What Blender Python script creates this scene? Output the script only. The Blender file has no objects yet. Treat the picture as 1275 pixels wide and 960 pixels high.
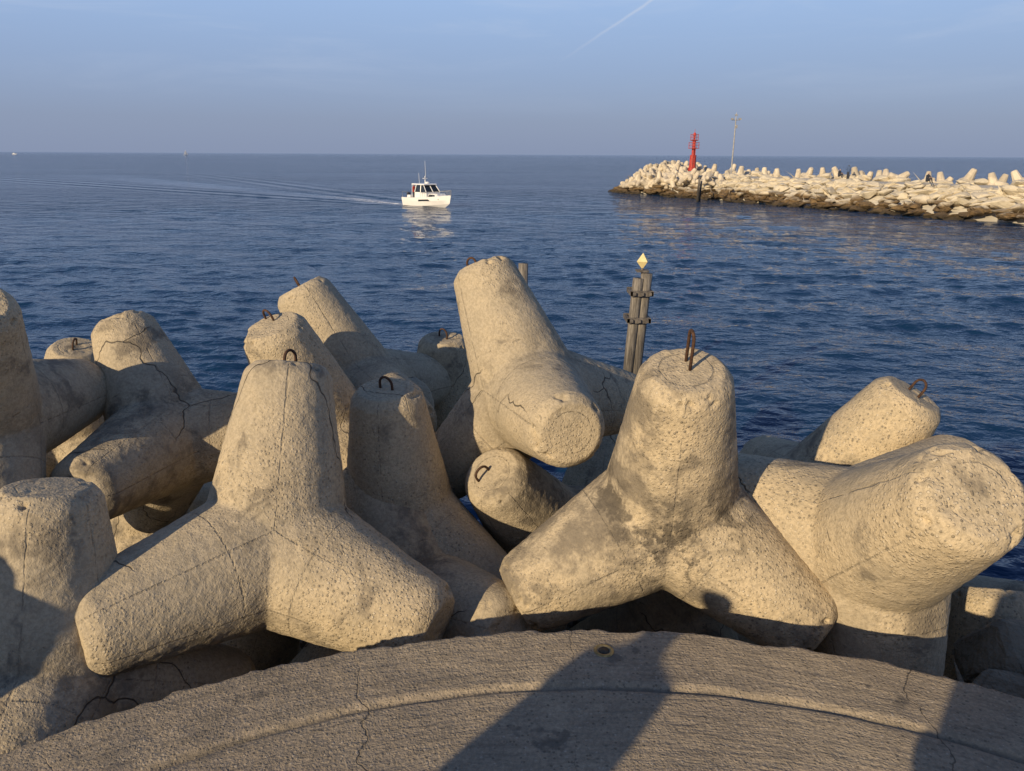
import bpy, bmesh, math, numpy as np, random
from mathutils import Matrix, Vector, noise
random.seed(7); rng=np.random.default_rng(7)
S=bpy.context.scene
COL=bpy.context.collection
H=5.2; F=928.0
# ------------------------------------------------------------------ helpers
def link(o): COL.objects.link(o); return o
def obj_from(name,verts,faces,mat=None,parent=None,smooth=False):
    me=bpy.data.meshes.new(name); me.from_pydata([tuple(v) for v in verts],[],[tuple(f) for f in faces]); me.update()
    if smooth: me.polygons.foreach_set('use_smooth',[True]*len(me.polygons))
    if mat: me.materials.append(mat)
    o=bpy.data.objects.new(name,me); link(o)
    if parent: o.parent=parent
    return o
def empty(name,loc=(0,0,0),rotz=0):
    e=bpy.data.objects.new(name,None); link(e); e.location=loc; e.rotation_euler=(0,0,rotz); e.empty_display_size=.2; return e
def lathe(profile,seg=32,axis=None):
    V=[];Fc=[];n=len(profile)
    for j in range(seg):
        a=2*math.pi*j/seg
        for r,z in profile: V.append((r*math.cos(a),r*math.sin(a),z))
    for j in range(seg):
        k=(j+1)%seg
        for i in range(n-1): Fc.append((j*n+i,k*n+i,k*n+i+1,j*n+i+1))
    Fc.append(tuple(j*n+n-1 for j in range(seg))); Fc.append(tuple(j*n for j in reversed(range(seg))))
    return V,Fc
def boxg(cx,cy,cz,sx,sy,sz):
    V=[(cx+a*sx/2,cy+b*sy/2,cz+c*sz/2) for a in(-1,1) for b in(-1,1) for c in(-1,1)]
    Fc=[(0,1,3,2),(4,6,7,5),(0,4,5,1),(2,3,7,6),(0,2,6,4),(1,5,7,3)]
    return V,Fc
def merge(parts):
    V=[];Fc=[]
    for v,f in parts:
        o=len(V); V+=list(v); Fc+=[tuple(i+o for i in q) for q in f]
    return V,Fc
def xf(part,M):
    return [tuple(M@Vector(v)) for v in part[0]],part[1]
def tube(pts,r,seg=8):
    V=[];Fc=[];n=len(pts); pts=[Vector(p) for p in pts]
    rs=r if hasattr(r,'__len__') else [r]*n
    up=None
    for i,p in enumerate(pts):
        t=(pts[min(i+1,n-1)]-pts[max(i-1,0)]).normalized()
        if up is None:
            up=Vector((0,0,1)) if abs(t.z)<.9 else Vector((1,0,0))
        a=t.cross(up).normalized(); b=a.cross(t).normalized(); up=b
        for j in range(seg):
            an=2*math.pi*j/seg; V.append(tuple(p+rs[i]*(a*math.cos(an)+b*math.sin(an))))
    for i in range(n-1):
        for j in range(seg):
            k=(j+1)%seg; Fc.append((i*seg+j,i*seg+k,(i+1)*seg+k,(i+1)*seg+j))
    Fc.append(tuple(reversed(range(seg)))); Fc.append(tuple((n-1)*seg+j for j in range(seg)))
    return V,Fc
# ------------------------------------------------------------------ node helper
class N:
    def __init__(s,name):
        s.m=bpy.data.materials.new(name); s.m.use_nodes=True; s.t=s.m.node_tree; s.b=s.t.nodes['Principled BSDF']
    def n(s,ty,**k):
        x=s.t.nodes.new(ty)
        for a,b in k.items(): setattr(x,a,b)
        return x
    def l(s,a,b): s.t.links.new(a,b)
    def put(s,sock,v):
        if hasattr(v,'links') or isinstance(v,bpy.types.NodeSocket): s.l(v,sock)
        else: sock.default_value=v
    def math(s,op,a,b=0.,c=None,clamp=False):
        x=s.n('ShaderNodeMath',operation=op,use_clamp=clamp); s.put(x.inputs[0],a); s.put(x.inputs[1],b)
        if c is not None: s.put(x.inputs[2],c)
        return x.outputs[0]
    def vmath(s,op,a,b):
        x=s.n('ShaderNodeVectorMath',operation=op); s.put(x.inputs[0],a); s.put(x.inputs[1],b); return x.outputs[0]
    def dot(s,a,b):
        x=s.n('ShaderNodeVectorMath',operation='DOT_PRODUCT'); s.put(x.inputs[0],a); s.put(x.inputs[1],b); return x.outputs['Value']
    def noise(s,vec,scale,detail=4,rough=.55,dist=0.):
        x=s.n('ShaderNodeTexNoise'); s.l(vec,x.inputs['Vector']); x.inputs['Scale'].default_value=scale
        x.inputs['Detail'].default_value=detail; x.inputs['Roughness'].default_value=rough; x.inputs['Distortion'].default_value=dist
        return x.outputs['Fac']
    def noisec(s,vec,scale,detail=2):
        x=s.n('ShaderNodeTexNoise'); s.l(vec,x.inputs['Vector']); x.inputs['Scale'].default_value=scale; x.inputs['Detail'].default_value=detail
        return x.outputs['Color']
    def voro(s,vec,scale,feature='F1',out='Distance'):
        x=s.n('ShaderNodeTexVoronoi',feature=feature); s.l(vec,x.inputs['Vector']); x.inputs['Scale'].default_value=scale
        return x.outputs[out]
    def rng(s,v,a,b,c=0.,d=1.,smooth=True):
        x=s.n('ShaderNodeMapRange'); x.interpolation_type='SMOOTHSTEP' if smooth else 'LINEAR'
        s.put(x.inputs['Value'],v)
        for nm,val in zip(('From Min','From Max','To Min','To Max'),(a,b,c,d)): s.put(x.inputs[nm],val)
        return x.outputs[0]
    def mix(s,f,a,b,blend='MIX'):
        x=s.n('ShaderNodeMix',data_type='RGBA',blend_type=blend); s.put(x.inputs[0],f)
        s.put(x.inputs[6],a if not isinstance(a,tuple) else (*a,1)); s.put(x.inputs[7],b if not isinstance(b,tuple) else (*b,1))
        return x.outputs[2]
    def bump(s,h,strength=1.,dist=1.):
        x=s.n('ShaderNodeBump'); x.inputs['Strength'].default_value=strength; x.inputs['Distance'].default_value=dist; s.l(h,x.inputs['Height'])
        s.l(x.outputs[0],s.b.inputs['Normal']); return x
def simple(name,col,rough=.6,metal=0.,var=.12,scale=8.,bump=.0):
    m=N(name); tc=m.n('ShaderNodeTexCoord').outputs['Object']
    f=m.noise(tc,scale,4,.6)
    c=m.mix(m.rng(f,.35,.65),tuple(x*(1-var) for x in col),tuple(min(1,x*(1+var)) for x in col))
    m.l(c,m.b.inputs['Base Color']); m.b.inputs['Roughness'].default_value=rough; m.b.inputs['Metallic'].default_value=metal
    if bump: m.bump(m.noise(tc,scale*4,3),1.,bump)
    return m.m
# ------------------------------------------------------------------ materials
def concrete_tetra():
    m=N('weathered_concrete')
    tc=m.n('ShaderNodeTexCoord').outputs['Object']
    oin=m.n('ShaderNodeObjectInfo'); oi=oin.outputs['Random']
    ocs=m.n('ShaderNodeSeparateColor'); m.l(oin.outputs['Color'],ocs.inputs[0])
    stainamt,crackamt=ocs.outputs[0],ocs.outputs[1]
    off=m.n('ShaderNodeCombineXYZ'); m.l(m.math('MULTIPLY',oi,37.),off.inputs[0]); m.l(m.math('MULTIPLY',oi,91.),off.inputs[1]); m.l(m.math('MULTIPLY',oi,13.),off.inputs[2])
    P=m.vmath('ADD',tc,off.outputs[0])
    warp=m.vmath('MULTIPLY',m.vmath('SUBTRACT',m.noisec(P,3.,3),(.5,.5,.5)),(.35,.35,.35))
    Pw=m.vmath('ADD',P,warp)
    big=m.noise(P,1.1,4,.6); mid=m.noise(P,5.,5,.65); fine=m.noise(P,52.,3,.75)
    c=m.mix(m.rng(big,.35,.68),(.585,.47,.30),(.455,.38,.265))
    c=m.mix(m.rng(mid,.4,.72,0,.55),c,(.35,.295,.205))
    c=m.mix(m.rng(oi,.0,1.,0,.22),c,(.38,.34,.27))
    vc=m.n('ShaderNodeTexVoronoi'); m.l(P,vc.inputs['Vector']); vc.inputs['Scale'].default_value=55.
    sep=m.n('ShaderNodeSeparateColor'); m.l(vc.outputs['Color'],sep.inputs[0])
    peb=m.rng(vc.outputs['Distance'],.25,.42,1,0)
    aggmask=m.rng(big,.60,.42,.12,1)
    pl=m.math('MULTIPLY',m.math('MULTIPLY',peb,m.rng(sep.outputs[0],.60,.7)),aggmask)
    pd=m.math('MULTIPLY',m.math('MULTIPLY',peb,m.rng(sep.outputs[1],.76,.84)),aggmask)
    c=m.mix(m.math('MULTIPLY',pl,.5),c,(.66,.58,.45))
    c=m.mix(m.math('MULTIPLY',pd,.65),c,(.13,.11,.085))
    c=m.mix(m.rng(fine,.38,.60,.38,0),c,(.21,.175,.12))
    sth=m.math('SUBTRACT',m.noise(Pw,1.7,5,.72),m.math('MULTIPLY',m.math('SUBTRACT',1.,stainamt),.12))
    st=m.math('MULTIPLY',m.rng(sth,.46,.56),m.rng(mid,.36,.56))
    c=m.mix(m.math('MULTIPLY',st,.68),c,(.135,.115,.09))
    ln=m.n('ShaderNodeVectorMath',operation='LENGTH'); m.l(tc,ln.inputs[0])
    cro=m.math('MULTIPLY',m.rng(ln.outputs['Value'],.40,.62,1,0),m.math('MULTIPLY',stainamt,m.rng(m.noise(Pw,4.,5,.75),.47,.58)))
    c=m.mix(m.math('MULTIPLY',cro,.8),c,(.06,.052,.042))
    cr=m.voro(Pw,.80,'DISTANCE_TO_EDGE')
    cm=m.rng(m.math('ADD',m.noise(P,.9,1),m.math('MULTIPLY',crackamt,.15)),.57,.61)
    crack=m.math('MULTIPLY',m.rng(cr,.0004,.0048,1,0),cm)
    c=m.mix(m.math('MULTIPLY',crack,.8),c,(.06,.05,.04))
    at=m.n('ShaderNodeAttribute',attribute_name='seamd').outputs['Fac']
    sd=m.math('ADD',at,m.math('MULTIPLY',m.math('SUBTRACT',mid,.5),.012))
    seam=m.rng(m.math('ABSOLUTE',sd),.0015,.006,1,0)
    seam=m.math('MULTIPLY',seam,m.rng(big,.36,.52))
    c=m.mix(m.math('MULTIPLY',seam,.5),c,(.17,.145,.11))
    m.l(c,m.b.inputs['Base Color']); m.b.inputs['Roughness'].default_value=.92; m.b.inputs['Specular IOR Level'].default_value=.2
    h=m.math('MULTIPLY',fine,.0062)
    h=m.math('ADD',h,m.math('MULTIPLY',mid,.011))
    h=m.math('ADD',h,m.math('MULTIPLY',m.math('MULTIPLY',peb,aggmask),.0034))
    h=m.math('SUBTRACT',h,m.math('MULTIPLY',crack,.008))
    h=m.math('ADD',h,m.math('MULTIPLY',seam,-.004))
    m.bump(h,1.)
    return m.m
def concrete_platform():
    m=N('worn_platform_concrete')
    P=m.n('ShaderNodeTexCoord').outputs['Object']
    sp=m.n('ShaderNodeSeparateXYZ'); m.l(P,sp.inputs[0])
    r=m.math('SQRT',m.math('ADD',m.math('POWER',sp.outputs[0],2.),m.math('POWER',sp.outputs[1],2.)))
    th=m.math('ARCTAN2',sp.outputs[0],sp.outputs[1])
    cb=m.n('ShaderNodeCombineXYZ'); m.l(r,cb.inputs[0]); m.l(m.math('MULTIPLY',th,.35),cb.inputs[1])
    warp=m.vmath('MULTIPLY',m.vmath('SUBTRACT',m.noisec(P,2.5,3),(.5,.5,.5)),(.05,.02,0))
    Q=m.vmath('ADD',cb.outputs[0],warp)
    brush=m.noise(Q,34.,4,.7)
    big=m.noise(P,.9,4,.6); mid=m.noise(P,7.,5,.7); fine=m.noise(P,60.,3,.75)
    c=m.mix(m.rng(big,.35,.65),(.45,.365,.25),(.35,.285,.205))
    c=m.mix(m.rng(mid,.4,.7,0,.6),c,(.26,.215,.155))
    c=m.mix(m.math('MULTIPLY',m.rng(brush,.48,.66,0,.55),m.rng(big,.3,.6)),c,(.16,.135,.10))
    vc=m.n('ShaderNodeTexVoronoi'); m.l(P,vc.inputs['Vector']); vc.inputs['Scale'].default_value=62.
    sep=m.n('ShaderNodeSeparateColor'); m.l(vc.outputs['Color'],sep.inputs[0])
    peb=m.rng(vc.outputs['Distance'],.25,.4,1,0)
    c=m.mix(m.math('MULTIPLY',m.math('MULTIPLY',peb,m.rng(sep.outputs[0],.7,.8)),.5),c,(.54,.47,.37))
    c=m.mix(m.math('MULTIPLY',m.math('MULTIPLY',peb,m.rng(sep.outputs[1],.7,.8)),.6),c,(.09,.08,.06))
    c=m.mix(m.rng(fine,.38,.64,.4,0),c,(.14,.118,.085))
    jn=m.math('ABSOLUTE',m.math('SUBTRACT',m.math('ADD',r,m.math('MULTIPLY',m.math('SUBTRACT',mid,.5),.03)),3.21))
    c=m.mix(m.rng(jn,.004,.016,.45,0),c,(.10,.088,.068))
    st=m.math('MULTIPLY',m.rng(m.noise(P,2.3,4,.65),.63,.67),.6)
    c=m.mix(st,c,(.085,.08,.07))
    Pw=m.vmath('ADD',P,m.vmath('MULTIPLY',m.vmath('SUBTRACT',m.noisec(P,4.,4),(.5,.5,.5)),(.22,.22,.22)))
    crack=m.math('MULTIPLY',m.rng(m.voro(Pw,.62,'DISTANCE_TO_EDGE'),.0004,.0022,1,0),m.rng(m.noise(P,.9,1),.42,.55))
    c=m.mix(m.math('MULTIPLY',crack,.6),c,(.06,.052,.042))
    m.l(c,m.b.inputs['Base Color']); m.b.inputs['Roughness'].default_value=.9; m.b.inputs['Specular IOR Level'].default_value=.2
    h=m.math('MULTIPLY',brush,.010)
    h=m.math('ADD',h,m.math('MULTIPLY',mid,.012))
    h=m.math('ADD',h,m.math('MULTIPLY',fine,.006))
    h=m.math('ADD',h,m.math('MULTIPLY',peb,.0018))
    h=m.math('SUBTRACT',h,m.math('MULTIPLY',crack,.004))
    m.bump(h,1.)
    return m.m
def rock_mat(name,pale,dark,z0,z1,amp=1.6,isv=.72,dk=.6):
    m=N(name); g=m.n('ShaderNodeNewGeometry').outputs['Position']
    sp=m.n('ShaderNodeSeparateXYZ'); m.l(g,sp.inputs[0])
    n1=m.noise(g,.45,3,.6); n2=m.noise(g,2.5,5,.7)
    isl=m.n('ShaderNodeNewGeometry').outputs['Random Per Island']
    c=m.mix(isl,pale,tuple(x*isv for x in pale))
    c=m.mix(m.rng(n2,.4,.75,0,dk),c,tuple(x*.5 for x in pale))
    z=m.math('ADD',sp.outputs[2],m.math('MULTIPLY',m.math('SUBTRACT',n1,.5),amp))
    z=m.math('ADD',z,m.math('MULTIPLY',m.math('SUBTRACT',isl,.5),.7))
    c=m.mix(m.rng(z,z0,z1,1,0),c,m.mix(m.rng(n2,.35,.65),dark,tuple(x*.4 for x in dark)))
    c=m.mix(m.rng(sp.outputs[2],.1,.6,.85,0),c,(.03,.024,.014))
    m.l(c,m.b.inputs['Base Color']); m.b.inputs['Roughness'].default_value=.9
    m.bump(m.math('ADD',m.math('MULTIPLY',n2,.10),m.math('MULTIPLY',m.noise(g,14.,3,.7),.02)),1.)
    return m.m
BOAT=Vector((-8.75,79.8,0)); HEAD=Vector((.665,-.747,0))
def water_mat():
    m=N('sea_water'); g=m.n('ShaderNodeNewGeometry').outputs['Position']
    def st(v,ang,sx,sy):
        mp=m.n('ShaderNodeMapping'); m.l(v,mp.inputs['Vector']); mp.inputs['Rotation'].default_value=(0,0,ang); mp.inputs['Scale'].default_value=(sx,sy,1); return mp.outputs[0]
    A=st(g,.25,.45,1.); B=st(g,-.35,.6,1.)
    res=m.n('ShaderNodeAttribute',attribute_name='coarse').outputs['Fac']
    w1=m.noise(A,.55,4,.62,.3); w2=m.noise(B,3.4,3,.6,.4)
    patch=m.rng(m.noise(st(g,.15,.25,1.),.035,3,.5),.35,.65,.7,1.25)
    rel=m.vmath('SUBTRACT',g,tuple(BOAT))
    a=m.dot(rel,tuple(-HEAD)); b=m.math('ABSOLUTE',m.dot(rel,(-HEAD.y,HEAD.x,0)))
    on=m.math('MULTIPLY',m.rng(a,-1.,6.),m.rng(a,60.,190.,1,0))
    e=m.math('SUBTRACT',b,m.math('ADD',m.math('MULTIPLY',a,.17),1.2))
    wd=m.math('ADD',1.4,m.math('MULTIPLY',a,.045))
    q=m.math('DIVIDE',e,wd)
    env=m.math('EXPONENT',m.math('MULTIPLY',m.math('MULTIPLY',q,q),-1.))
    arm=m.math('MULTIPLY',m.math('SINE',m.math('MULTIPLY',e,1.5)),m.math('MULTIPLY',env,on))
    lane=m.math('MULTIPLY',m.rng(m.math('DIVIDE',b,m.math('ADD',1.2,m.math('MULTIPLY',a,.05))),.5,1.1,1,0),on)
    calm=m.math('MULTIPLY',patch,m.math('SUBTRACT',1.,m.math('MULTIPLY',lane,.6)))
    h=m.math('MULTIPLY',m.math('MULTIPLY',w1,1.35),m.math('MULTIPLY',calm,res))
    h=m.math('ADD',h,m.math('MULTIPLY',m.math('MULTIPLY',w2,.085),calm))
    h=m.math('ADD',h,m.math('MULTIPLY',arm,.75))
    m.bump(h,1.)
    foam=m.math('MULTIPLY',m.math('MULTIPLY',m.rng(a,2.,4.),m.rng(a,8.,34.,1,0)),m.rng(b,.6,1.6,1,0))
    foam=m.math('MULTIPLY',foam,m.rng(m.noise(g,1.6,4,.7),.40,.56))
    c=m.mix(foam,(.005,.028,.072),(.7,.72,.74))
    m.l(c,m.b.inputs['Base Color'])
    m.l(m.math('ADD',.07,m.math('MULTIPLY',foam,.6)),m.b.inputs['Roughness']); m.b.inputs['IOR'].default_value=1.33
    return m.m
M_TET=concrete_tetra(); M_PLAT=concrete_platform()
M_SEA=water_mat()
M_RUST=simple('rusty_steel',(.075,.038,.022),.85,.2,.4,60.,.002)
M_IRON=simple('weathered_iron',(.14,.125,.11),.8,.3,.4,12.,.004)
M_RED=simple('red_paint',(.40,.04,.028),.6,0,.25,3.)
M_WHITE=simple('white_gelcoat',(.80,.79,.76),.25,0,.03,2.)
M_GLASS=simple('dark_glass',(.015,.02,.025),.05,0,.1,2.)
M_GREY=simple('galvanised_steel',(.36,.35,.33),.5,.4,.2,5.)
M_DIST=simple('sunbleached_concrete',(.54,.47,.36),.9,0,.2,1.2,.05)
M_ROADTOP=simple('breakwater_concrete',(.50,.46,.38),.9,0,.15,.5,.02)
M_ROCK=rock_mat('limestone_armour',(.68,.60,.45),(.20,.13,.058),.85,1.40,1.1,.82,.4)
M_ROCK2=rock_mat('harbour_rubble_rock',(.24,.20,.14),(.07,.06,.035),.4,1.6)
def pilemat():
    m=N('weathered_timber'); g=m.n('ShaderNodeNewGeometry').outputs['Position']; sp=m.n('ShaderNodeSeparateXYZ'); m.l(g,sp.inputs[0])
    mp=m.n('ShaderNodeMapping'); m.l(g,mp.inputs['Vector']); mp.inputs['Scale'].default_value=(1,1,.08)
    gr=m.noise(mp.outputs[0],38.,4,.7)
    c=m.mix(m.rng(gr,.35,.65),(.25,.225,.19),(.09,.08,.068))
    c=m.mix(m.rng(m.math('ADD',sp.outputs[2],m.noise(g,2.,3)),1.6,3.0,.9,0),c,(.035,.03,.024))
    m.l(c,m.b.inputs['Base Color']); m.b.inputs['Roughness'].default_value=.9; m.bump(gr,1.,.012); return m.m
M_WOOD=pilemat()
M_YEL=simple('yellow_topmark_paint',(.75,.62,.30),.5,0,.08,8.)
M_BRASS=simple('brass',(.35,.26,.11),.5,.7,.25,40.)
M_SKIN=simple('skin',(.45,.28,.2),.6); M_DARK=simple('dark_cloth',(.03,.035,.05),.9); M_BLUE=simple('blue_cloth',(.06,.10,.2),.9); M_REDC=simple('red_cloth',(.4,.04,.03),.9)
# ------------------------------------------------------------------ camera
p=math.radians(17.24); ro=math.radians(0.31)
r0=Vector((1,0,0)); u0=Vector((0,math.sin(p),math.cos(p))); f0=Vector((0,math.cos(p),-math.sin(p)))
R=r0*math.cos(ro)+u0*math.sin(ro); U=u0*math.cos(ro)-r0*math.sin(ro)
cam=bpy.data.cameras.new('camera'); co=link(bpy.data.objects.new('camera',cam))
co.matrix_world=Matrix(((R[0],U[0],-f0[0],0),(R[1],U[1],-f0[1],0),(R[2],U[2],-f0[2],H),(0,0,0,1)))
cam.sensor_width=36; cam.lens=36*F/1275; cam.clip_end=40000; cam.clip_start=.05
S.camera=co
# ------------------------------------------------------------------ tetrapods
TL=[Vector((0,0,1)),Vector((0.9428,0,-1/3)),Vector((-0.4714,0.8165,-1/3)),Vector((-0.4714,-0.8165,-1/3))]
def tetra_raw(seg,prof=None,core=True):
    prof=prof or [(.400,0.),(.234,.935),(.219,.960),(.182,1.0)]
    parts=[]
    for l in TL:
        parts.append(xf(lathe(prof,seg),l.to_track_quat('Z','Y').to_matrix().to_4x4()))
    return merge(parts)
V,Fc=tetra_raw(72)
o=obj_from('tmp',V,Fc)
bpy.context.view_layer.objects.active=o
rm=o.modifiers.new('r','REMESH'); rm.mode='VOXEL'; rm.voxel_size=.012
dg=bpy.context.evaluated_depsgraph_get(); me0=bpy.data.meshes.new_from_object(o.evaluated_get(dg))
bpy.data.objects.remove(o)
bm=bmesh.new(); bm.from_mesh(me0)
bmesh.ops.smooth_vert(bm,verts=bm.verts,factor=.5,use_axis_x=True,use_axis_y=True,use_axis_z=True)
bm.to_mesh(me0); bm.free()
nv=len(me0.vertices)
base=np.zeros(nv*3); me0.vertices.foreach_get('co',base); base=base.reshape(-1,3)
nrm=np.zeros(nv*3); me0.vertices.foreach_get('normal',nrm); nrm=nrm.reshape(-1,3)
L4=np.array([tuple(l) for l in TL])
dots=base@L4.T; own=dots.argmax(1); tax=dots.max(1)
seam=np.full(nv,1.)
for i in range(4):
    for j in range(4):
        if i==j: continue
        n=np.cross(L4[i],L4[j]); n/=np.linalg.norm(n)
        mk=own==i; seam[mk]=np.minimum(seam[mk],np.abs(base[mk]@n))
ring=np.abs(tax-.36); seam=np.minimum(seam,ring)
seam=np.where(tax>.985,np.abs(np.linalg.norm(base-L4[own]*tax[:,None],axis=1)-.13),seam)
variants=[]
for k in range(6):
    me=me0.copy(); me.name='tetrapod_mesh'
    O=Vector((k*17.3,k*5.1,-k*9.7)); ch=rng.uniform(.16,.34)
    d=np.zeros(nv)
    for i in range(nv):
        q=Vector(base[i])+O
        a=noise.noise(q*1.6)*.008+noise.noise(q*6)*.003+noise.noise(q*17)*.0025+noise.noise(q*34)*.002
        t=tax[i]
        if t>.86:
            c=noise.noise(q*6.5)+.6*noise.noise(q*15)+.3*noise.noise(q*31)
            e=math.exp(-((t-.965)/.03)**2)
            a-=max(0,min(1,(c-ch)/.18))*.028*e
        d[i]=a
    nc=base+nrm*d[:,None]
    me.vertices.foreach_set('co',nc.ravel()); 
    at=me.attributes.new('seamd','FLOAT','POINT'); at.data.foreach_set('value',seam)
    me.polygons.foreach_set('use_smooth',[True]*len(me.polygons)); me.update()
    me.materials.append(M_TET); variants.append(me)
def pose(v):
    a=Vector(v[3:6]).normalized(); b=Vector(v[6:9]); b=(b-a*b.dot(a)).normalized(); c=a.cross(b)
    return Matrix(((b[0],c[0],a[0],v[0]),(b[1],c[1],a[1],v[1]),(b[2],c[2],a[2],v[2]),(0,0,0,1)))
def hook(parent,h=.09,w=.10,ang=0.,tilt=0.,offx=0.,offy=0.,z=.99):
    pts=[(-w/2,0,-.03)]
    pts.append((-w/2,0,h-w/2))
    for i in range(1,8):
        a=math.pi-math.pi*i/8; pts.append((w/2*math.cos(a),0,h-w/2+w/2*math.sin(a)))
    pts.append((w/2,0,h-w/2)); pts.append((w/2,0,-.03))
    v,f=tube(pts,.0085,8)
    o=obj_from('lifting_hook',v,f,M_RUST,parent,True)
    o.location=(offx,offy,z); o.rotation_euler=(tilt,0,ang)
TP=[
('A',(0.887,3.835,3.277,-0.041,-0.357,0.933,-0.865,-0.186,-0.467),0,dict(h=.21,w=.07,ang=1.3,offx=-.02,offy=-.02)),
('B',(-1.331,3.728,3.075,0.048,0.388,0.920,-0.66,-0.74,-.03),1,dict(h=.085,w=.085,ang=.3)),
('C',(-2.575,5.218,3.149,-0.438,0.397,0.806,-0.135,-0.991,0.001),2,None),
('D',(-3.33,4.30,3.60,0.42,-0.36,0.837,0.16,.97,-0.137),3,None),
('D2',(-4.250,6.861,2.543,0.232,-0.223,0.947,-0.028,0.993,-0.111),4,dict(ang=.2)),
('E',(-2.22,2.994,2.735,0.068,0.173,0.983,0.666,0.567,-0.485),5,None),
('F',(-1.441,5.399,3.115,-0.254,-0.267,0.930,0.441,-0.771,-0.460),0,dict(ang=.5,offx=-.1)),
('G',(-1.29,6.03,3.27,-.46,.06,.88,.55,.80,-.05),1,dict(ang=.9,offx=.0)),
('H',(-.764,4.66,2.77,-.04,-.11,.99,.77,-.53,-.36),2,dict(ang=.1)),
('I',(-.60,4.20,2.40,-.37,.47,.80,.62,-.72,.30),3,dict(ang=.4,offx=-.05)),
('J',(-.66,6.94,2.56,.01,-.11,.99,.02,.97,-.23),4,dict(ang=.9)),
('K',(.13,5.07,3.56,-.36,.33,.87,.22,-.97,.07),5,dict(ang=.8,h=.10,w=.08,offx=-.06,offy=-.05)),
('L',(.27,5.09,2.42,-.40,-.52,.75,.99,.03,.10),1,dict(ang=.7,offx=-.06)),
('M',(1.95,3.66,3.15,-.00,-.76,.66,.06,-.37,-.93),3,None),
('N',(2.17,4.79,2.86,.42,-.21,.88,-.09,.99,-.10),4,dict(ang=.3,h=.11,w=.09)),
('o1',(-3.75,1.15,3.25,.1,.2,.97,.9,.3,-.3),0,None),
('o2',(-4.6,2.9,2.9,-.3,.1,.95,.8,-.5,-.3),1,None),
('o3',(-4.35,-.9,3.1,.2,-.2,.95,.5,.8,-.3),2,None),
('o4',(-5.9,4.9,2.4,.3,.3,.9,.2,-.9,-.3),5,None),
('o5',(3.7,2.3,2.9,.2,.4,.9,-.9,.3,-.3),0,None),
('o6',(4.3,.4,2.8,-.1,.1,.97,.4,.9,-.3),2,None),
('o7',(3.7,4.2,2.1,.1,-.2,.97,.9,.2,-.3),5,None),
('o8',(5.2,2.6,1.7,-.4,.2,.9,.3,.9,-.3),1,None),
('o9',(-3.15,1.95,2.82,.1,-.1,.97,.9,.3,-.3),2,None),  # out of view, added to shade the lower left tetrapods and slab edge
('p1',(-1.9,4.4,1.75,.3,.1,.9,.9,-.2,-.3),4,None),
('p2',(-.3,3.45,1.45,-.4,-.3,.85,.7,-.7,0),0,None),
('p3',(.7,6.1,1.9,.2,.5,.8,-.8,.5,-.1),2,None),
('p4',(1.3,4.9,1.75,-.2,.1,.95,.8,.5,-.3),3,None),
('p5',(2.9,3.6,1.75,.1,.5,.85,.9,-.2,-.1),1,None),
('p6',(-3.3,6.0,1.8,.1,.2,.95,.6,-.7,-.3),5,None),
('p7',(-2.4,7.3,1.6,.3,.1,.9,.4,.9,-.3),0,None),
('p8',(2.4,6.2,1.2,.5,-.1,.8,-.3,.9,-.1),4,None),
('p9',(-5.5,7.2,1.6,.0,.3,.9,.9,.2,-.2),3,None),
]
for nm,v,vi,hk in TP:
    o=link(bpy.data.objects.new('tetrapod',variants[vi])); o.matrix_world=pose(v)
    o.color=(.35,.2,0,1)
    if nm=='M': o.scale=(1.08,)*3; o.color=(.2,.1,0,1)
    if nm=='B': o.scale=(1.05,)*3; o.color=(.4,1,0,1)
    if nm=='A': o.color=(1,.2,0,1)
    if nm in('C','E'): o.color=(.5,.7,0,1)
    if hk is not None: hook(o,**hk)
# ------------------------------------------------------------------ pier head
cx,cy,RZ=.35,-.67,3.12
rad=list(np.linspace(0.05,3.17,40))+list(np.arange(3.185,3.60,.010))+[3.602,3.606]
seg=900; V=[];Fc=[]
def topz(r,a,x,y):
    z=RZ
    z+=noise.noise(Vector((x*.9,y*.9,0)))*.012+noise.noise(Vector((x*7,y*7,1)))*.0035
    g=r-3.21-.012*noise.noise(Vector((x*3,y*3,5)))
    if g>0.012: z+=.010*min(1,(g-.012)/.02)
    z-=.014*math.exp(-(g/.011)**2)*(.8+.6*noise.noise(Vector((x*4,y*4,8))))
    e=3.602+.024*noise.noise(Vector((x*5,y*5,9)))+.022*noise.noise(Vector((x*19,y*19,3)))-r
    if e<.03: z-=.035*((.03-e)/.03)**2
    return z
angs=[2*math.pi*j/seg for j in range(seg)]
for a in angs:
    for r in rad:
        x=cx+r*math.cos(a); y=cy+r*math.sin(a); V.append((r*math.cos(a),r*math.sin(a),topz(r,a,x,y)-RZ))
    for z in (-.10,-.2,-.5,-1.5,-4.):
        rr=3.60+.01*noise.noise(Vector((a*9,z*5,2)))
        V.append((rr*math.cos(a),rr*math.sin(a),z))
n=len(rad)+5
for j in range(seg):
    k=(j+1)%seg
    for i in range(n-1): Fc.append((j*n+i,j*n+i+1,k*n+i+1,k*n+i))
Fc.append(tuple(j*n for j in range(seg)))
o=obj_from('pier_head_platform',V,Fc,M_PLAT,None,True); o.location=(cx,cy,RZ)
v,f=boxg(0,-22,-2.02,6.4,38,4)
o=obj_from('pier',v,f,M_PLAT); o.location=(cx,cy,RZ)
bv=o.modifiers.new('b','BEVEL'); bv.width=.04; bv.segments=2
mk=empty('survey_marker',(.407,2.765,RZ+.010))
v,f=lathe([(.044,-.02),(.044,.004),(.040,.007),(.031,.007),(.029,.001),(.0,.0015)],40); obj_from('ring',v,f,M_BRASS,mk,True)
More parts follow.
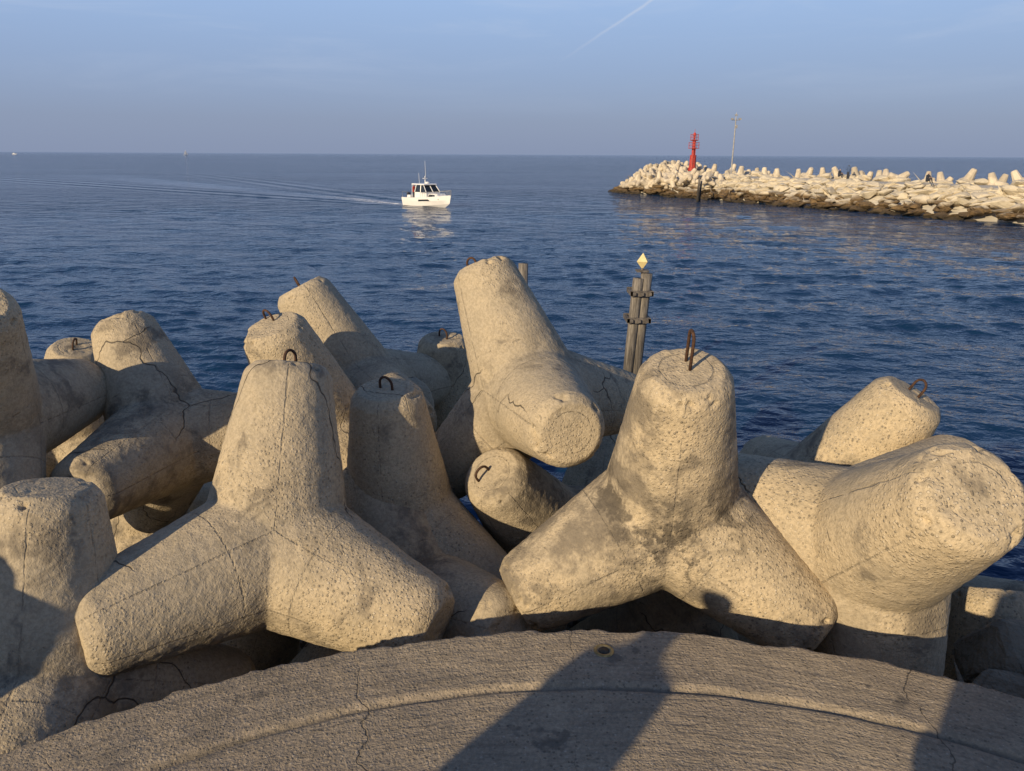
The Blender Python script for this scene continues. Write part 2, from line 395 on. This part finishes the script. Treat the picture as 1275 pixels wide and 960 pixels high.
v,f=lathe([(.024,-.01),(.024,.004),(.0,.0055)],32); obj_from('disc',v,f,simple('dark_bronze',(.06,.05,.035),.6,.4,.2,50.),mk,True)
# ------------------------------------------------------------------ rocks
protos=[]
for k in range(14):
    bm=bmesh.new()
    for i in range(15):
        d=Vector(rng.normal(size=3)).normalized(); bm.verts.new(Vector((d.x,d.y*rng.uniform(.7,1),d.z*.62))*rng.uniform(.85,1.1))
    r=bmesh.ops.convex_hull(bm,input=bm.verts)
    bmesh.ops.delete(bm,geom=[g for g in r['geom_interior'] if isinstance(g,bmesh.types.BMVert)],context='VERTS')
    bmesh.ops.bevel(bm,geom=list(bm.edges),offset=.07,segments=1,affect='EDGES')
    bm.verts.index_update()
    protos.append(([v.co.copy() for v in bm.verts],[tuple(v.index for v in f.verts) for f in bm.faces])); bm.free()
def scatter(name,items,mat):
    V=[];Fc=[]
    for (x,y,z,s,fl) in items:
        pv,pf=protos[rng.integers(len(protos))]
        M=Matrix.Translation((x,y,z))@Matrix.Rotation(rng.uniform(0,6.28),4,'Z')@Matrix.Rotation(rng.normal()*.3,4,'X')@Matrix.Diagonal((s*rng.uniform(.8,1.3),s*rng.uniform(.8,1.1),s*fl,1))
        o=len(V); V+=[tuple(M@q) for q in pv]; Fc+=[tuple(i+o for i in q) for q in pf]
    return obj_from(name,V,Fc,mat)
items=[]
for i in range(420):
    a=rng.uniform(-.6,3.75); rr=rng.uniform(3.75,10.5)
    x=cx+rr*math.cos(a); y=cy+rr*math.sin(a)
    z=1.75-(max(0,rr-4.5))*.36
    items.append((x,y,z+rng.uniform(-.2,.15),rng.uniform(.3,.62),1))
items+=[(2.55,3.25,2.45,.33,1),(2.9,3.2,2.5,.30,1),(2.75,3.6,2.55,.36,1),(2.45,2.9,2.2,.33,1),(3.1,3.0,2.2,.4,1)]
scatter('rock_rubble',items,M_ROCK2)
V=[];Fc=[];nr,na=16,60
for i in range(na+1):
    a=-.9+5.0*i/na
    for j in range(nr+1):
        rr=3.5+9*j/nr; z=1.5-(rr-3.5)*.3+noise.noise(Vector((a*6,rr,0)))*.3
        V.append((cx+rr*math.cos(a),cy+rr*math.sin(a),z))
for i in range(na):
    for j in range(nr):
        q=i*(nr+1)+j; Fc.append((q,q+1,q+nr+2,q+nr+1))
obj_from('rubble_mound_ground',V,Fc,M_ROCK2)
# ------------------------------------------------------------------ sea
def grid_mesh(rr,aa):
    RR,AA=np.meshgrid(rr,aa,indexing='ij'); X=RR*np.sin(AA); Y=RR*np.cos(AA)
    n0,n1=RR.shape; idx=np.arange(n0*n1).reshape(n0,n1)
    Q=np.stack([idx[:-1,:-1],idx[:-1,1:],idx[1:,1:],idx[1:,:-1]],-1).reshape(-1,4)[:, ::-1]
    return RR,AA,X,Y,Q
A0=math.radians(48); R0,R1=7.,170.
th_=np.linspace(math.atan(H/R0),math.atan(H/R1),720); rr=H/np.tan(th_)
NC=1150
RR,AA,X,Y,Q1=grid_mesh(rr,np.linspace(-A0,A0,NC))
drow=np.abs(np.gradient(rr))[:,None]*np.ones_like(RR); dcol=RR*(2*A0/NC)
wr=np.random.default_rng(3); Z=np.zeros_like(X)
pn=np.zeros_like(X)
for lx,ph in ((23.,1.),(37.,2.3),(61.,.4),(14.,4.)):
    an=wr.uniform(0,6.28); pn+=np.sin((X*np.cos(an)*.5+Y*np.sin(an))*2*np.pi/lx+ph)
pn=.9+.13*pn
lam=np.geomspace(.22,6.0,72)
for l_ in lam:
    an=1.35+wr.normal()*.42; k=2*math.pi/l_; ph=wr.uniform(0,6.28)
    kx,ky=k*math.cos(an),k*math.sin(an)
    sl=.032*(1.25 if l_<1.6 else .55)
    amp=sl/k
    sp_=np.maximum(drow*abs(math.sin(an)),dcol*abs(math.cos(an)))
    fd=np.clip((l_/sp_-2.6)/2.5,0,1)
    s_=np.sin(kx*X+ky*Y+ph+.7*np.sin((X*ky-Y*kx)/k*.9/l_**.5+ph*3))
    Z+=amp*fd*(s_ + .18*np.cos(2*(kx*X+ky*Y+ph)))
Z*=pn
edge=np.clip((A0-np.abs(AA))/.03,0,1)*np.clip((RR-R0)/1.,0,1)*np.clip((R1-RR)/40,0,1)
Z*=edge
coarse=np.clip((RR-24)/75,0,1)
P1=np.stack([X,Y,Z],-1).reshape(-1,3); C1=np.maximum(coarse,1-np.clip((A0-np.abs(AA))/.03,0,1)).reshape(-1)
_,_,X,Y,Q2=grid_mesh(np.geomspace(R1,16000,40),np.linspace(-math.pi,math.pi,241)); P2=np.stack([X,Y,0*X],-1).reshape(-1,3)
_,_,X,Y,Q3=grid_mesh(np.linspace(.01,R1,20),np.linspace(A0,2*math.pi-A0,120)); P3=np.stack([X,Y,0*X],-1).reshape(-1,3)
_,_,X,Y,Q4=grid_mesh(np.linspace(.01,R0,4),np.linspace(-A0,A0,60)); P4=np.stack([X,Y,0*X],-1).reshape(-1,3)
PP=np.concatenate([P1,P2,P3,P4]); n1=len(P1);n2_=len(P2);n3=len(P3)
QQ=np.concatenate([Q1,Q2+n1,Q3+n1+n2_,Q4+n1+n2_+n3]).astype(np.int32)
me=bpy.data.meshes.new('sea'); me.vertices.add(len(PP)); me.vertices.foreach_set('co',PP.ravel())
me.loops.add(QQ.size); me.loops.foreach_set('vertex_index',QQ.ravel())
me.polygons.add(len(QQ)); me.polygons.foreach_set('loop_start',np.arange(0,QQ.size,4,dtype=np.int32)); 
me.polygons.foreach_set('use_smooth',np.ones(len(QQ),dtype=bool))
me.update(calc_edges=True); me.validate()
at=me.attributes.new('coarse','FLOAT','POINT'); at.data.foreach_set('value',np.concatenate([C1,np.ones(len(PP)-n1)]))
me.materials.append(M_SEA); link(bpy.data.objects.new('sea',me))
# ------------------------------------------------------------------ far breakwater
d2=Vector((.453,-.891,0)); n2=Vector((.891,.453,0)); Hc=Vector((23.0,112.9,0))
def bw(s,t,z=0): q=Hc+d2*s+n2*t; return (q.x,q.y,z)
items=[]
for i in range(1250):
    s=rng.uniform(0,120); k=rng.uniform(0,1)
    t=-8.2+5.4*k; z=-.2+2.75*k**.9
    x,y,_=bw(s,t); items.append((x,y,z+rng.uniform(-.15,.15),rng.uniform(.6,1.35)*(.75+.35*k),rng.uniform(.45,.7)))
for i in range(260):
    a=rng.uniform(math.pi*.5,math.pi*1.5); k=rng.uniform(0,1); rr=8.2-4.6*k; s=rr*math.cos(a); t=rr*math.sin(a)
    x,y,_=bw(s,t); items.append((x,y,-.2+2.7*k+rng.uniform(-.12,.15),rng.uniform(.55,1.05),.75))
for i in range(600):
    s=rng.uniform(0,120); k=rng.uniform(0,1); x,y,_=bw(s,8.2-5.6*k); items.append((x,y,-.2+3.0*k+rng.uniform(-.1,.2),rng.uniform(.6,1.2),.6))
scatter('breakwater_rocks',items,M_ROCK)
sec=[(-7.6,-1),(-3.7,2.1),(-3.2,2.1),(-2.9,2.55),(2.6,2.6),(3.0,2.5),(3.3,2.2),(7.6,-1)]
V=[];Fc=[]; ss=[-3.,0]+[i*6. for i in range(1,21)]
for s in ss:
    for t,z in sec: V.append(bw(s,t,z))
m_=len(sec)
for i in range(len(ss)-1):
    for j in range(m_-1): Fc.append((i*m_+j,i*m_+j+1,(i+1)*m_+j+1,(i+1)*m_+j))
Fc.append(tuple(range(m_)))
obj_from('breakwater',V,Fc,M_ROADTOP)
tv,tf=tetra_raw(10,[(.40,0.),(.235,.92),(.17,1.0)])
V=[];Fc=[]
def addt(x,y,z,s,up=False):
    if up: q=Matrix.Rotation(rng.normal()*.25,4,'X')@Matrix.Rotation(rng.normal()*.25,4,'Y')@Matrix.Rotation(rng.uniform(0,6.28),4,'Z')
    else:
        ax=Vector(rng.normal(size=3)).normalized(); q=Matrix.Rotation(rng.uniform(0,6.28),4,ax)
    M=Matrix.Translation((x,y,z))@q@Matrix.Scale(s,4); o=len(V)
    V.extend([tuple(M@Vector(w)) for w in tv]); Fc.extend([tuple(i+o for i in g) for g in tf])
s=0
while s<118:
    x,y,_=bw(s,4.0+rng.uniform(-.8,.8)); addt(x,y,2.7+rng.uniform(-.3,.3),rng.uniform(1.0,1.3),rng.random()<.65)
    s+=rng.uniform(1.4,3.2)
for i in range(55):
    x,y,_=bw(rng.uniform(0,118),rng.uniform(4.5,6.5)); addt(x,y,1.9+rng.uniform(-.4,.6),rng.uniform(1.0,1.3))
for i in range(120):
    a=rng.uniform(0,2*math.pi); rr=6.9*math.sqrt(rng.uniform(0,1)); s=rr*math.cos(a)+1; t=rr*math.sin(a)
    x,y,_=bw(s,t); z=3.5-(rr/6.9)**2*2.4
    if abs(x-25.3)<1.6 and y<109.5: z=min(z,2.7)
    addt(x,y,z,rng.uniform(.95,1.2))
for i in range(26):
    x,y,_=bw(rng.uniform(3,16),rng.uniform(-6.5,-3.2)); addt(x,y,rng.uniform(1.7,2.7),1.05)
obj_from('breakwater_tetrapods',V,Fc,M_DIST)
be=empty('red_harbour_beacon',(25.0,108.4,3.3)); be.scale=(.88,.88,.92)
v,f=merge([lathe([(.65,-.9),(.65,.25),(.54,.3),(.48,1.9),(.52,1.95),(.52,2.05),(.28,2.1),(.26,4.2)],24),
 xf(lathe([(.26,0),(.26,.08),(.85,.12),(.85,.17),(.26,.2)],24),Matrix.Translation((0,0,2.9))),
 xf(lathe([(.26,0),(.65,.08),(.65,.13),(.2,.2)],24),Matrix.Translation((0,0,4.1)))])
obj_from('tower',v,f,M_RED,be)
pr=[]
for z,rr in ((3.05,.82),(4.2,.62)):
    for k in range(8):
        a=k*math.pi/4; pr.append(tube([(rr*math.cos(a),rr*math.sin(a),z),(rr*math.cos(a),rr*math.sin(a),z+.85)],.026,6))
    for hh in (.45,.85):
        pr.append(tube([(rr*math.cos(k*math.pi/12),rr*math.sin(k*math.pi/12),z+hh) for k in range(25)],.024,6))
for x in (-.18,.18): pr.append(tube([(x,-.60,.2),(x,-.54,3.2)],.025,6))
for k in range(10): pr.append(tube([(-.18,-.59,.4+k*.28),(.18,-.59,.4+k*.28)],.02,5))
v,f=merge(pr); obj_from('railings_and_ladder',v,f,M_RED,be)
v,f=lathe([(.15,4.3),(.15,4.75),(.22,4.78),(.22,5.15),(.1,5.3),(.03,5.35),(.03,5.8)],16); obj_from('lantern',v,f,M_RED,be)
lp=empty('lamp_post',(28.6,101.7,2.55))
v,f=lathe([(.2,0),(.2,.3),(.10,.35),(.07,7.3)],12); obj_from('pole',v,f,M_GREY,lp)
v,f=merge([tube([(-.5,0,7.0),(.5,0,7.0)],.05,6),boxg(-.5,-.1,7.12,.3,.3,.22),boxg(.5,-.1,7.12,.3,.3,.22),boxg(0.12,0,6.2,.28,.2,.4),tube([(0,0,7.3),(0,0,7.9)],.03,6),boxg(0,0,7.6,.35,.12,.2)])
obj_from('floodlights',v,f,M_GREY,lp)
for (x,y,h) in ((21.7,90.4,2.6),(22.1,91.0,2.3)):
    v,f=tube([(0,0,-1),(0.03,0,h*.5),(.08,0,h)],[.13,.12,.11],10); o=obj_from('wooden_pile',v,f,M_WOOD,None,True); o.location=(x,y,0)
# ------------------------------------------------------------------ mooring piles close by
dp=empty('mooring_dolphin',(1.96,12.5,0))
def pile(x,y,lean,top,r):
    pts=[(x+lean*t,y,-1.+(top+1)*t) for t in np.linspace(0,1,14)]
    return tube(pts,[r*(1+.07*noise.noise(Vector((x*9,y,i*.8)))) for i in range(14)],14)
v,f=merge([pile(-.085,0,.24,3.22,.09),pile(.06,.03,.24,3.30,.095),pile(-.02,.16,.22,3.12,.09)]); obj_from('piles',v,f,M_WOOD,dp,True)
pr=[]
for z,w in ((2.98,.38),(2.52,.40)):
    xo=-.02+.24*(z+1)/4.2
    pr+= [boxg(xo,-.12,z,w,.05,.09),boxg(xo,.28,z,w,.05,.09),boxg(xo-w/2+.02,.08,z,.05,.45,.07),boxg(xo+w/2-.02,.08,z,.05,.45,.07)]
    for sx in(-.13,.0,.13): pr.append(boxg(xo+sx,-.165,z,.05,.05,.05))
v,f=merge(pr); obj_from('clamps',v,f,M_IRON,dp)
v,f=merge([tube([(.22,.05,3.2),(.22,.05,3.42)],.02,6),boxg(.22,.05,3.34,.2,.2,.03)]); obj_from('bracket',v,f,M_IRON,dp)
s_=.125
V=[(s_,0,0),(0,s_,0),(-s_,0,0),(0,-s_,0),(0,0,s_*1.1),(0,0,-s_*1.1)]
o=obj_from('topmark',V,[(0,1,4),(1,2,4),(2,3,4),(3,0,4),(1,0,5),(2,1,5),(3,2,5),(0,3,5)],M_YEL,dp); o.location=(.22,.05,3.50); o.rotation_euler=(0,0,.5)
v,f=tube([(0,0,-1),(.02,0,1.5),(.03,0,3.25)],[.1,.095,.09],12); o=obj_from('wooden_pile',v,f,M_WOOD,None,True); o.location=(.17,14.,0)
# ------------------------------------------------------------------ people
def person(name,loc,rz,pose_='stand',jacket=None,h=1.75):
    k=h/1.75
    if pose_=='stand':
        J={'pel':(0,0,.95),'sp':(0,0,1.15),'ch':(0,.01,1.36),'nk':(0,.0,1.50),'hd0':(0,-.015,1.58),'hd':(0,-.02,1.68),
        'shl':(.17,0,1.41),'ell':(.205,.03,1.14),'wrl':(.14,-.15,1.05),'hal':(.09,-.22,1.08),'shr':(-.17,0,1.41),'elr':(-.205,.03,1.14),'wrr':(-.14,-.15,1.05),'har':(-.09,-.22,1.08),
        'hpl':(.07,0,.90),'knl':(.07,-.01,.50),'anl':(.065,.03,.09),'tol':(.075,-.13,.04),'hpr':(-.07,0,.90),'knr':(-.07,-.01,.50),'anr':(-.065,.03,.09),'tor':(-.075,-.13,.04)}
    else:
        J={'pel':(0,0,.14),'sp':(0,-.03,.34),'ch':(0,-.08,.54),'nk':(0,-.11,.68),'hd0':(0,-.14,.75),'hd':(0,-.16,.85),
        'shl':(.17,-.08,.59),'ell':(.22,-.24,.38),'wrl':(.12,-.42,.42),'hal':(.10,-.48,.43),'shr':(-.17,-.08,.59),'elr':(-.22,-.24,.38),'wrr':(-.12,-.42,.42),'har':(-.10,-.48,.43),
        'hpl':(.09,-.04,.12),'knl':(.12,-.42,.36),'anl':(.12,-.55,-.02),'tol':(.12,-.70,-.06),'hpr':(-.09,-.04,.12),'knr':(-.12,-.42,.36),'anr':(-.12,-.55,-.02),'tor':(-.12,-.70,-.06)}
    Rr={'pel':.16,'sp':.15,'ch':.165,'nk':.06,'hd0':.08,'hd':.105,'shl':.07,'ell':.055,'wrl':.038,'hal':.042,'shr':.07,'elr':.055,'wrr':.038,'har':.042,
        'hpl':.10,'knl':.072,'anl':.052,'tol':.04,'hpr':.10,'knr':.072,'anr':.052,'tor':.04}
    E=[('pel','sp'),('sp','ch'),('ch','nk'),('nk','hd0'),('hd0','hd'),('ch','shl'),('shl','ell'),('ell','wrl'),('wrl','hal'),('ch','shr'),('shr','elr'),('elr','wrr'),('wrr','har'),
       ('pel','hpl'),('hpl','knl'),('knl','anl'),('anl','tol'),('pel','hpr'),('hpr','knr'),('knr','anr'),('anr','tor')]
    ks=list(J); me=bpy.data.meshes.new('b'); me.from_pydata([tuple(c*k for c in J[a]) for a in ks],[(ks.index(a),ks.index(b)) for a,b in E],[])
    o=bpy.data.objects.new('b',me); link(o)
    o.modifiers.new('s','SKIN')
    sv=me.skin_vertices[0].data
    for i,a in enumerate(ks): sv[i].radius=(Rr[a]*k*(1.05 if a!='ch' else 1.1),Rr[a]*k*(1. if a not in('pel','sp','ch') else .8))
    sv[0].use_root=True
    sb=o.modifiers.new('ss','SUBSURF'); sb.levels=2; sb.render_levels=2
    dg=bpy.context.evaluated_depsgraph_get(); m2=bpy.data.meshes.new_from_object(o.evaluated_get(dg)); bpy.data.objects.remove(o)
    m2.materials.clear()
    for mm in (jacket or M_BLUE,M_DARK,M_SKIN): m2.materials.append(mm)
    hipz=J['pel'][2]*k; hy=J['hd0'][2]*k-.02
    hands=[Vector(J[a])*k for a in('hal','har')]
    for pl in m2.polygons:
        c=pl.center; pl.use_smooth=True
        if c.z>hy: pl.material_index=1 if (c.z>J['hd'][2]*k+.03 or c.y>J['hd'][1]*k+.03) else 2
        elif min((c-q).length for q in hands)<.07*k: pl.material_index=2
        elif pose_=='stand' and c.z<hipz-.03 and abs(c.x)<.19*k: pl.material_index=1
        elif pose_!='stand' and (c.z<.22*k or (c.y<-.25*k and abs(c.z-J['knl'][2]*k)<.14 and abs(c.x)<.2*k and c.z<.5*k)): pl.material_index=1
        else: pl.material_index=0
    o=bpy.data.objects.new(name,m2); link(o); o.location=loc; o.rotation_euler=(0,0,rz); return o
person('person',(-.34,-.42,RZ+.005),math.pi,'stand',M_BLUE,1.78)
person('person',(-2.10,-.55,RZ+.005),math.pi*.8,'stand',M_DARK,1.72)  # unseen figure, added to cast the diagonal shadow band on the slab
a=bw(43,-4.0); person('person',(a[0],a[1],2.9),.3,'sit',M_DARK)
a=bw(28,1.8); person('person',(a[0],a[1],2.9),.5,'sit',M_DARK)
a=bw(29.2,1.9); person('person',(a[0],a[1],2.60),2.5,'stand',M_BLUE,1.7)
# ------------------------------------------------------------------ motor boat
bo=empty('motor_boat',tuple(BOAT),math.atan2(HEAD.y,HEAD.x))
Lb=6.9; ns=22
V=[];Fc=[]
def hw(t): return 1.18*(1-max(0,(t-.45)/.55)**2.3)*(0.93+.07*min(1,t/.3))
for i in range(ns+1):
    t=i/ns; x=-Lb/2+Lb*t; b=max(.015,hw(t)); sheer=.78+.42*t**2; keel=-.35+.0*t+(.75*max(0,(t-.72)/.28)**2)
    chz=-.02+.42*t**2.5; chb=b*(.88-.35*t**3); rake=.35*t**3
    secp=[(0,keel),(chb,chz),(b*.97,sheer*.62),(b,sheer),(b*.93,sheer+.03),(b*.9,sheer-.06),(0,sheer-.04)]
    row=[(x+rake*(z/sheer if z>0 else 0),y,z) for y,z in secp]+[(x+rake*(z/sheer if z>0 else 0),-y,z) for y,z in reversed(secp[1:-1])]
    V+=row
m_=12
for i in range(ns):
    for j in range(m_):
        k=(j+1)%m_; Fc.append((i*m_+j,(i+1)*m_+j,(i+1)*m_+k,i*m_+k))
Fc.append(tuple(range(m_))); Fc.append(tuple(ns*m_+j for j in reversed(range(m_))))
obj_from('hull',V,Fc,M_WHITE,bo)
def prism(x0,x1,w0,w1,z0,z1,fx0=0,fx1=0):
    V=[(x0,-w0,z0),(x1,-w0,z0),(x1,w0,z0),(x0,w0,z0),(x0+fx0,-w1,z1),(x1+fx1,-w1,z1),(x1+fx1,w1,z1),(x0+fx0,w1,z1)]
    return V,[(3,2,1,0),(4,5,6,7),(0,1,5,4),(1,2,6,5),(2,3,7,6),(3,0,4,7)]
def part(name,g,mat,bev=.03):
    o=obj_from(name,g[0],g[1],mat,bo)
    if bev: b=o.modifiers.new('b','BEVEL'); b.width=bev; b.segments=2
    return o
part('foredeck_trunk',prism(.6,2.6,.78,.5,.8,1.32,0,-.45),M_WHITE,.06)
part('cabin_lower',prism(-1.3,.85,.92,.88,.7,1.4,0,-.05),M_WHITE,.04)
part('cabin_windows',prism(-1.25,.78,.86,.72,1.4,2.12,.15,-.62),M_GLASS,.02)
part('cabin_roof',prism(-1.9,.35,.86,.80,2.12,2.24,0,-.05),M_WHITE,.04)
pr=[]
for sy in(-1,1):
    pr+= [tube([(.80,sy*.87,1.4),(.17,sy*.735,2.14)],.04,6),tube([(-.25,sy*.875,1.4),(-.3,sy*.745,2.14)],.035,6),tube([(-1.27,sy*.875,1.4),(-1.12,sy*.735,2.14)],.05,6),tube([(-1.85,sy*.84,.8),(-1.8,sy*.8,2.14)],.03,6)]
pr.append(tube([(.80,0,1.4),(.17,0,2.14)],.04,6))
v,f=merge(pr); obj_from('window_frames',v,f,M_WHITE,bo)
pr=[]
for sy in(-1,1):
    rail=[]
    for i in range(11):
        t=.5+.5*i/10; x=-Lb/2+Lb*t+.35*t**3; b=max(.05,hw(t)*.93); rail.append((x,sy*b,.78+.42*t*t+.5))
        pr.append(tube([(x,sy*b,.78+.42*t*t-.03),(x,sy*b,.78+.42*t*t+.5)],.014,5))
    pr.append(tube(rail,.018,6))
    pr.append(tube([(-Lb/2+.05,sy*1.0,.75),(-Lb/2+.05,sy*1.0,1.35),(-Lb/2+1.3,sy*1.08,1.35)],.016,5))
v,f=merge(pr); obj_from('guard_rails',v,f,M_GREY,bo)
pr=[tube([(-.6,0,2.24),(-.6,0,3.0)],.05,6),tube([(-.6,.1,2.24),(-.68,.1,4.5)],[.022,.012],6),tube([(-.9,-.5,2.2),(-1.0,-.5,3.3)],.014,5),boxg(-.6,0,2.75,.12,.5,.08),xf(lathe([(.22,0),(.22,.14),(.1,.18)],16),Matrix.Translation((-.2,0,2.26)))]
v,f=merge(pr); obj_from('mast_and_antenna',v,f,M_WHITE,bo)
pr=[]
for sy in(-1,1):
    pr.append(([(-.3,sy*1.187,.50),(1.5,sy*1.07,.62),(1.35,sy*1.10,.76),(-.2,sy*1.192,.68)],[(0,1,2,3)]))
pr.append(prism(.9,2.0,.74,.58,1.0,1.2,0,-.2))
v,f=merge(pr); obj_from('hull_windows',v,f,M_GLASS,bo)
part('outboard_motor',merge([prism(-Lb/2-.45,-Lb/2-.05,.2,.16,.6,1.25,.05,-.05),prism(-Lb/2-.38,-Lb/2-.15,.08,.08,-.4,.6)]),M_DARK,.05)
part('cockpit_seat',prism(-2.9,-2.3,.8,.75,.6,1.05),M_WHITE,.05)
v,f=tube([(-Lb/2+.05,.8,.8),(-Lb/2-.15,.8,1.9)],.014,5); obj_from('flag_staff',v,f,M_WHITE,bo)
V=[];Fc=[]
for i in range(7):
    for z in(0,1): V.append((-Lb/2-.14-.1*i,.8+.06*math.sin(i*1.3),1.85-.33*(1-z)-.03*i))
for i in range(6): Fc.append((2*i,2*i+2,2*i+3,2*i+1))
obj_from('flag',V,Fc,M_REDC,bo)
q=person('helmsman',(-2.0,-.45,.45),math.pi/2,'stand',M_REDC,1.7); q.parent=bo
# ------------------------------------------------------------------ distant sails
def sail(x,y,h):
    e=empty('sailboat',(x,y,0),rng.uniform(0,1))
    v,f=merge([([(-h*.35,-.9,0),(h*.4,0,0),(-h*.35,.9,0),(-h*.35,-1,1),(h*.48,0,1.2),(-h*.35,1,1)],[(0,1,4,3),(1,2,5,4),(2,0,3,5),(3,4,5)])]); obj_from('hull',v,f,M_WHITE,e)
    v,f=merge([tube([(0,0,1),(0,0,h)],.1,6),([(0,.05,1.6),(-h*.34,.3,1.7),(0,.05,h*.97)],[(0,1,2)]),([(.15,0,h*.85),(h*.42,.1,1.3),(.25,.3,1.6)],[(0,1,2)])]); obj_from('sails',v,f,M_WHITE,e)
sail(-630,1500,10)
e=empty('distant_motor_boat',(-960,1500,0),.3); v,f=merge([prism(-3.5,3.5,1.3,1.4,0,1.3,-.2,1.2),prism(-2,1,1.1,.9,1.3,2.8,.2,-.8)]); obj_from('hull_and_cabin',v,f,M_WHITE,e)
# ------------------------------------------------------------------ light
el=math.radians(19); az=math.radians(39)
L=bpy.data.lights.new('sun','SUN'); L.energy=5.0; L.angle=math.radians(.53); L.color=(1,.80,.53); lo=link(bpy.data.objects.new('sun',L))
d=Vector((math.sin(az)*math.cos(el),math.cos(az)*math.cos(el),-math.sin(el))); lo.rotation_euler=d.to_track_quat('-Z','Y').to_euler()
w=bpy.data.worlds.new("World"); S.world=w; w.use_nodes=True; t=w.node_tree
class W(N):
    def __init__(s): s.t=t; s.b=None
m=W()
sky=m.n('ShaderNodeTexSky'); sky.sky_type='NISHITA'; sky.sun_disc=False; sky.sun_elevation=el; sky.sun_rotation=math.pi+az; sky.dust_density=2.; sky.air_density=1.
g=m.n('ShaderNodeTexCoord').outputs['Generated']
sp=m.n('ShaderNodeSeparateXYZ'); m.l(g,sp.inputs[0])
cr=m.n('ShaderNodeValToRGB'); m.l(sp.outputs[2],cr.inputs[0])
els=cr.color_ramp.elements
els[0].position=0.; els[0].color=(.27,.33,.485,1)
els[1].position=1.; els[1].color=(.05,.10,.24,1)
for ps,c in ((.04,(.27,.34,.505,1)),(.10,(.30,.41,.64,1)),(.19,(.36,.525,.83,1)),(.33,(.14,.24,.50,1))):
    e=els.new(ps); e.color=c
grad=m.vmath('MULTIPLY',cr.outputs[0],(10.,10.,10.))
c=m.mix(.88,sky.outputs[0],grad)
mp=m.n('ShaderNodeMapping'); m.l(g,mp.inputs['Vector']); mp.inputs['Scale'].default_value=(2.2,2.2,16); mp.inputs['Rotation'].default_value=(0,.08,0)
ci=m.noise(mp.outputs[0],1.6,6,.6,.5)
cf=m.math('MULTIPLY',m.rng(ci,.45,.78),m.rng(sp.outputs[2],.02,.2,0,.4))
cf=m.math('MULTIPLY',cf,m.rng(sp.outputs[2],.25,.4,1,0))
c=m.mix(cf,c,(5.8,6.5,7.8))
d1=Vector((.175,1.1065,.193)).normalized(); d3=Vector((.057,1.0826,.1156)).normalized(); nn=d1.cross(d3).normalized()
ds=m.math('ABSOLUTE',m.math('ADD',m.dot(g,tuple(nn)),m.math('MULTIPLY',m.math('SUBTRACT',m.noise(g,30.,3),.5),.004)))
ct=m.math('MULTIPLY',m.rng(ds,.0,.0026,1,0),m.rng(sp.outputs[2],.10,.17,0,.32))
ct=m.math('MULTIPLY',ct,m.rng(sp.outputs[2],.18,.2,1,0))
c=m.mix(ct,c,(7.,7.2,7.8))
t.links.new(c,t.nodes['Background'].inputs[0]); t.nodes['Background'].inputs[1].default_value=.1
S.view_settings.view_transform='Standard'; S.view_settings.look='None'; S.view_settings.exposure=0
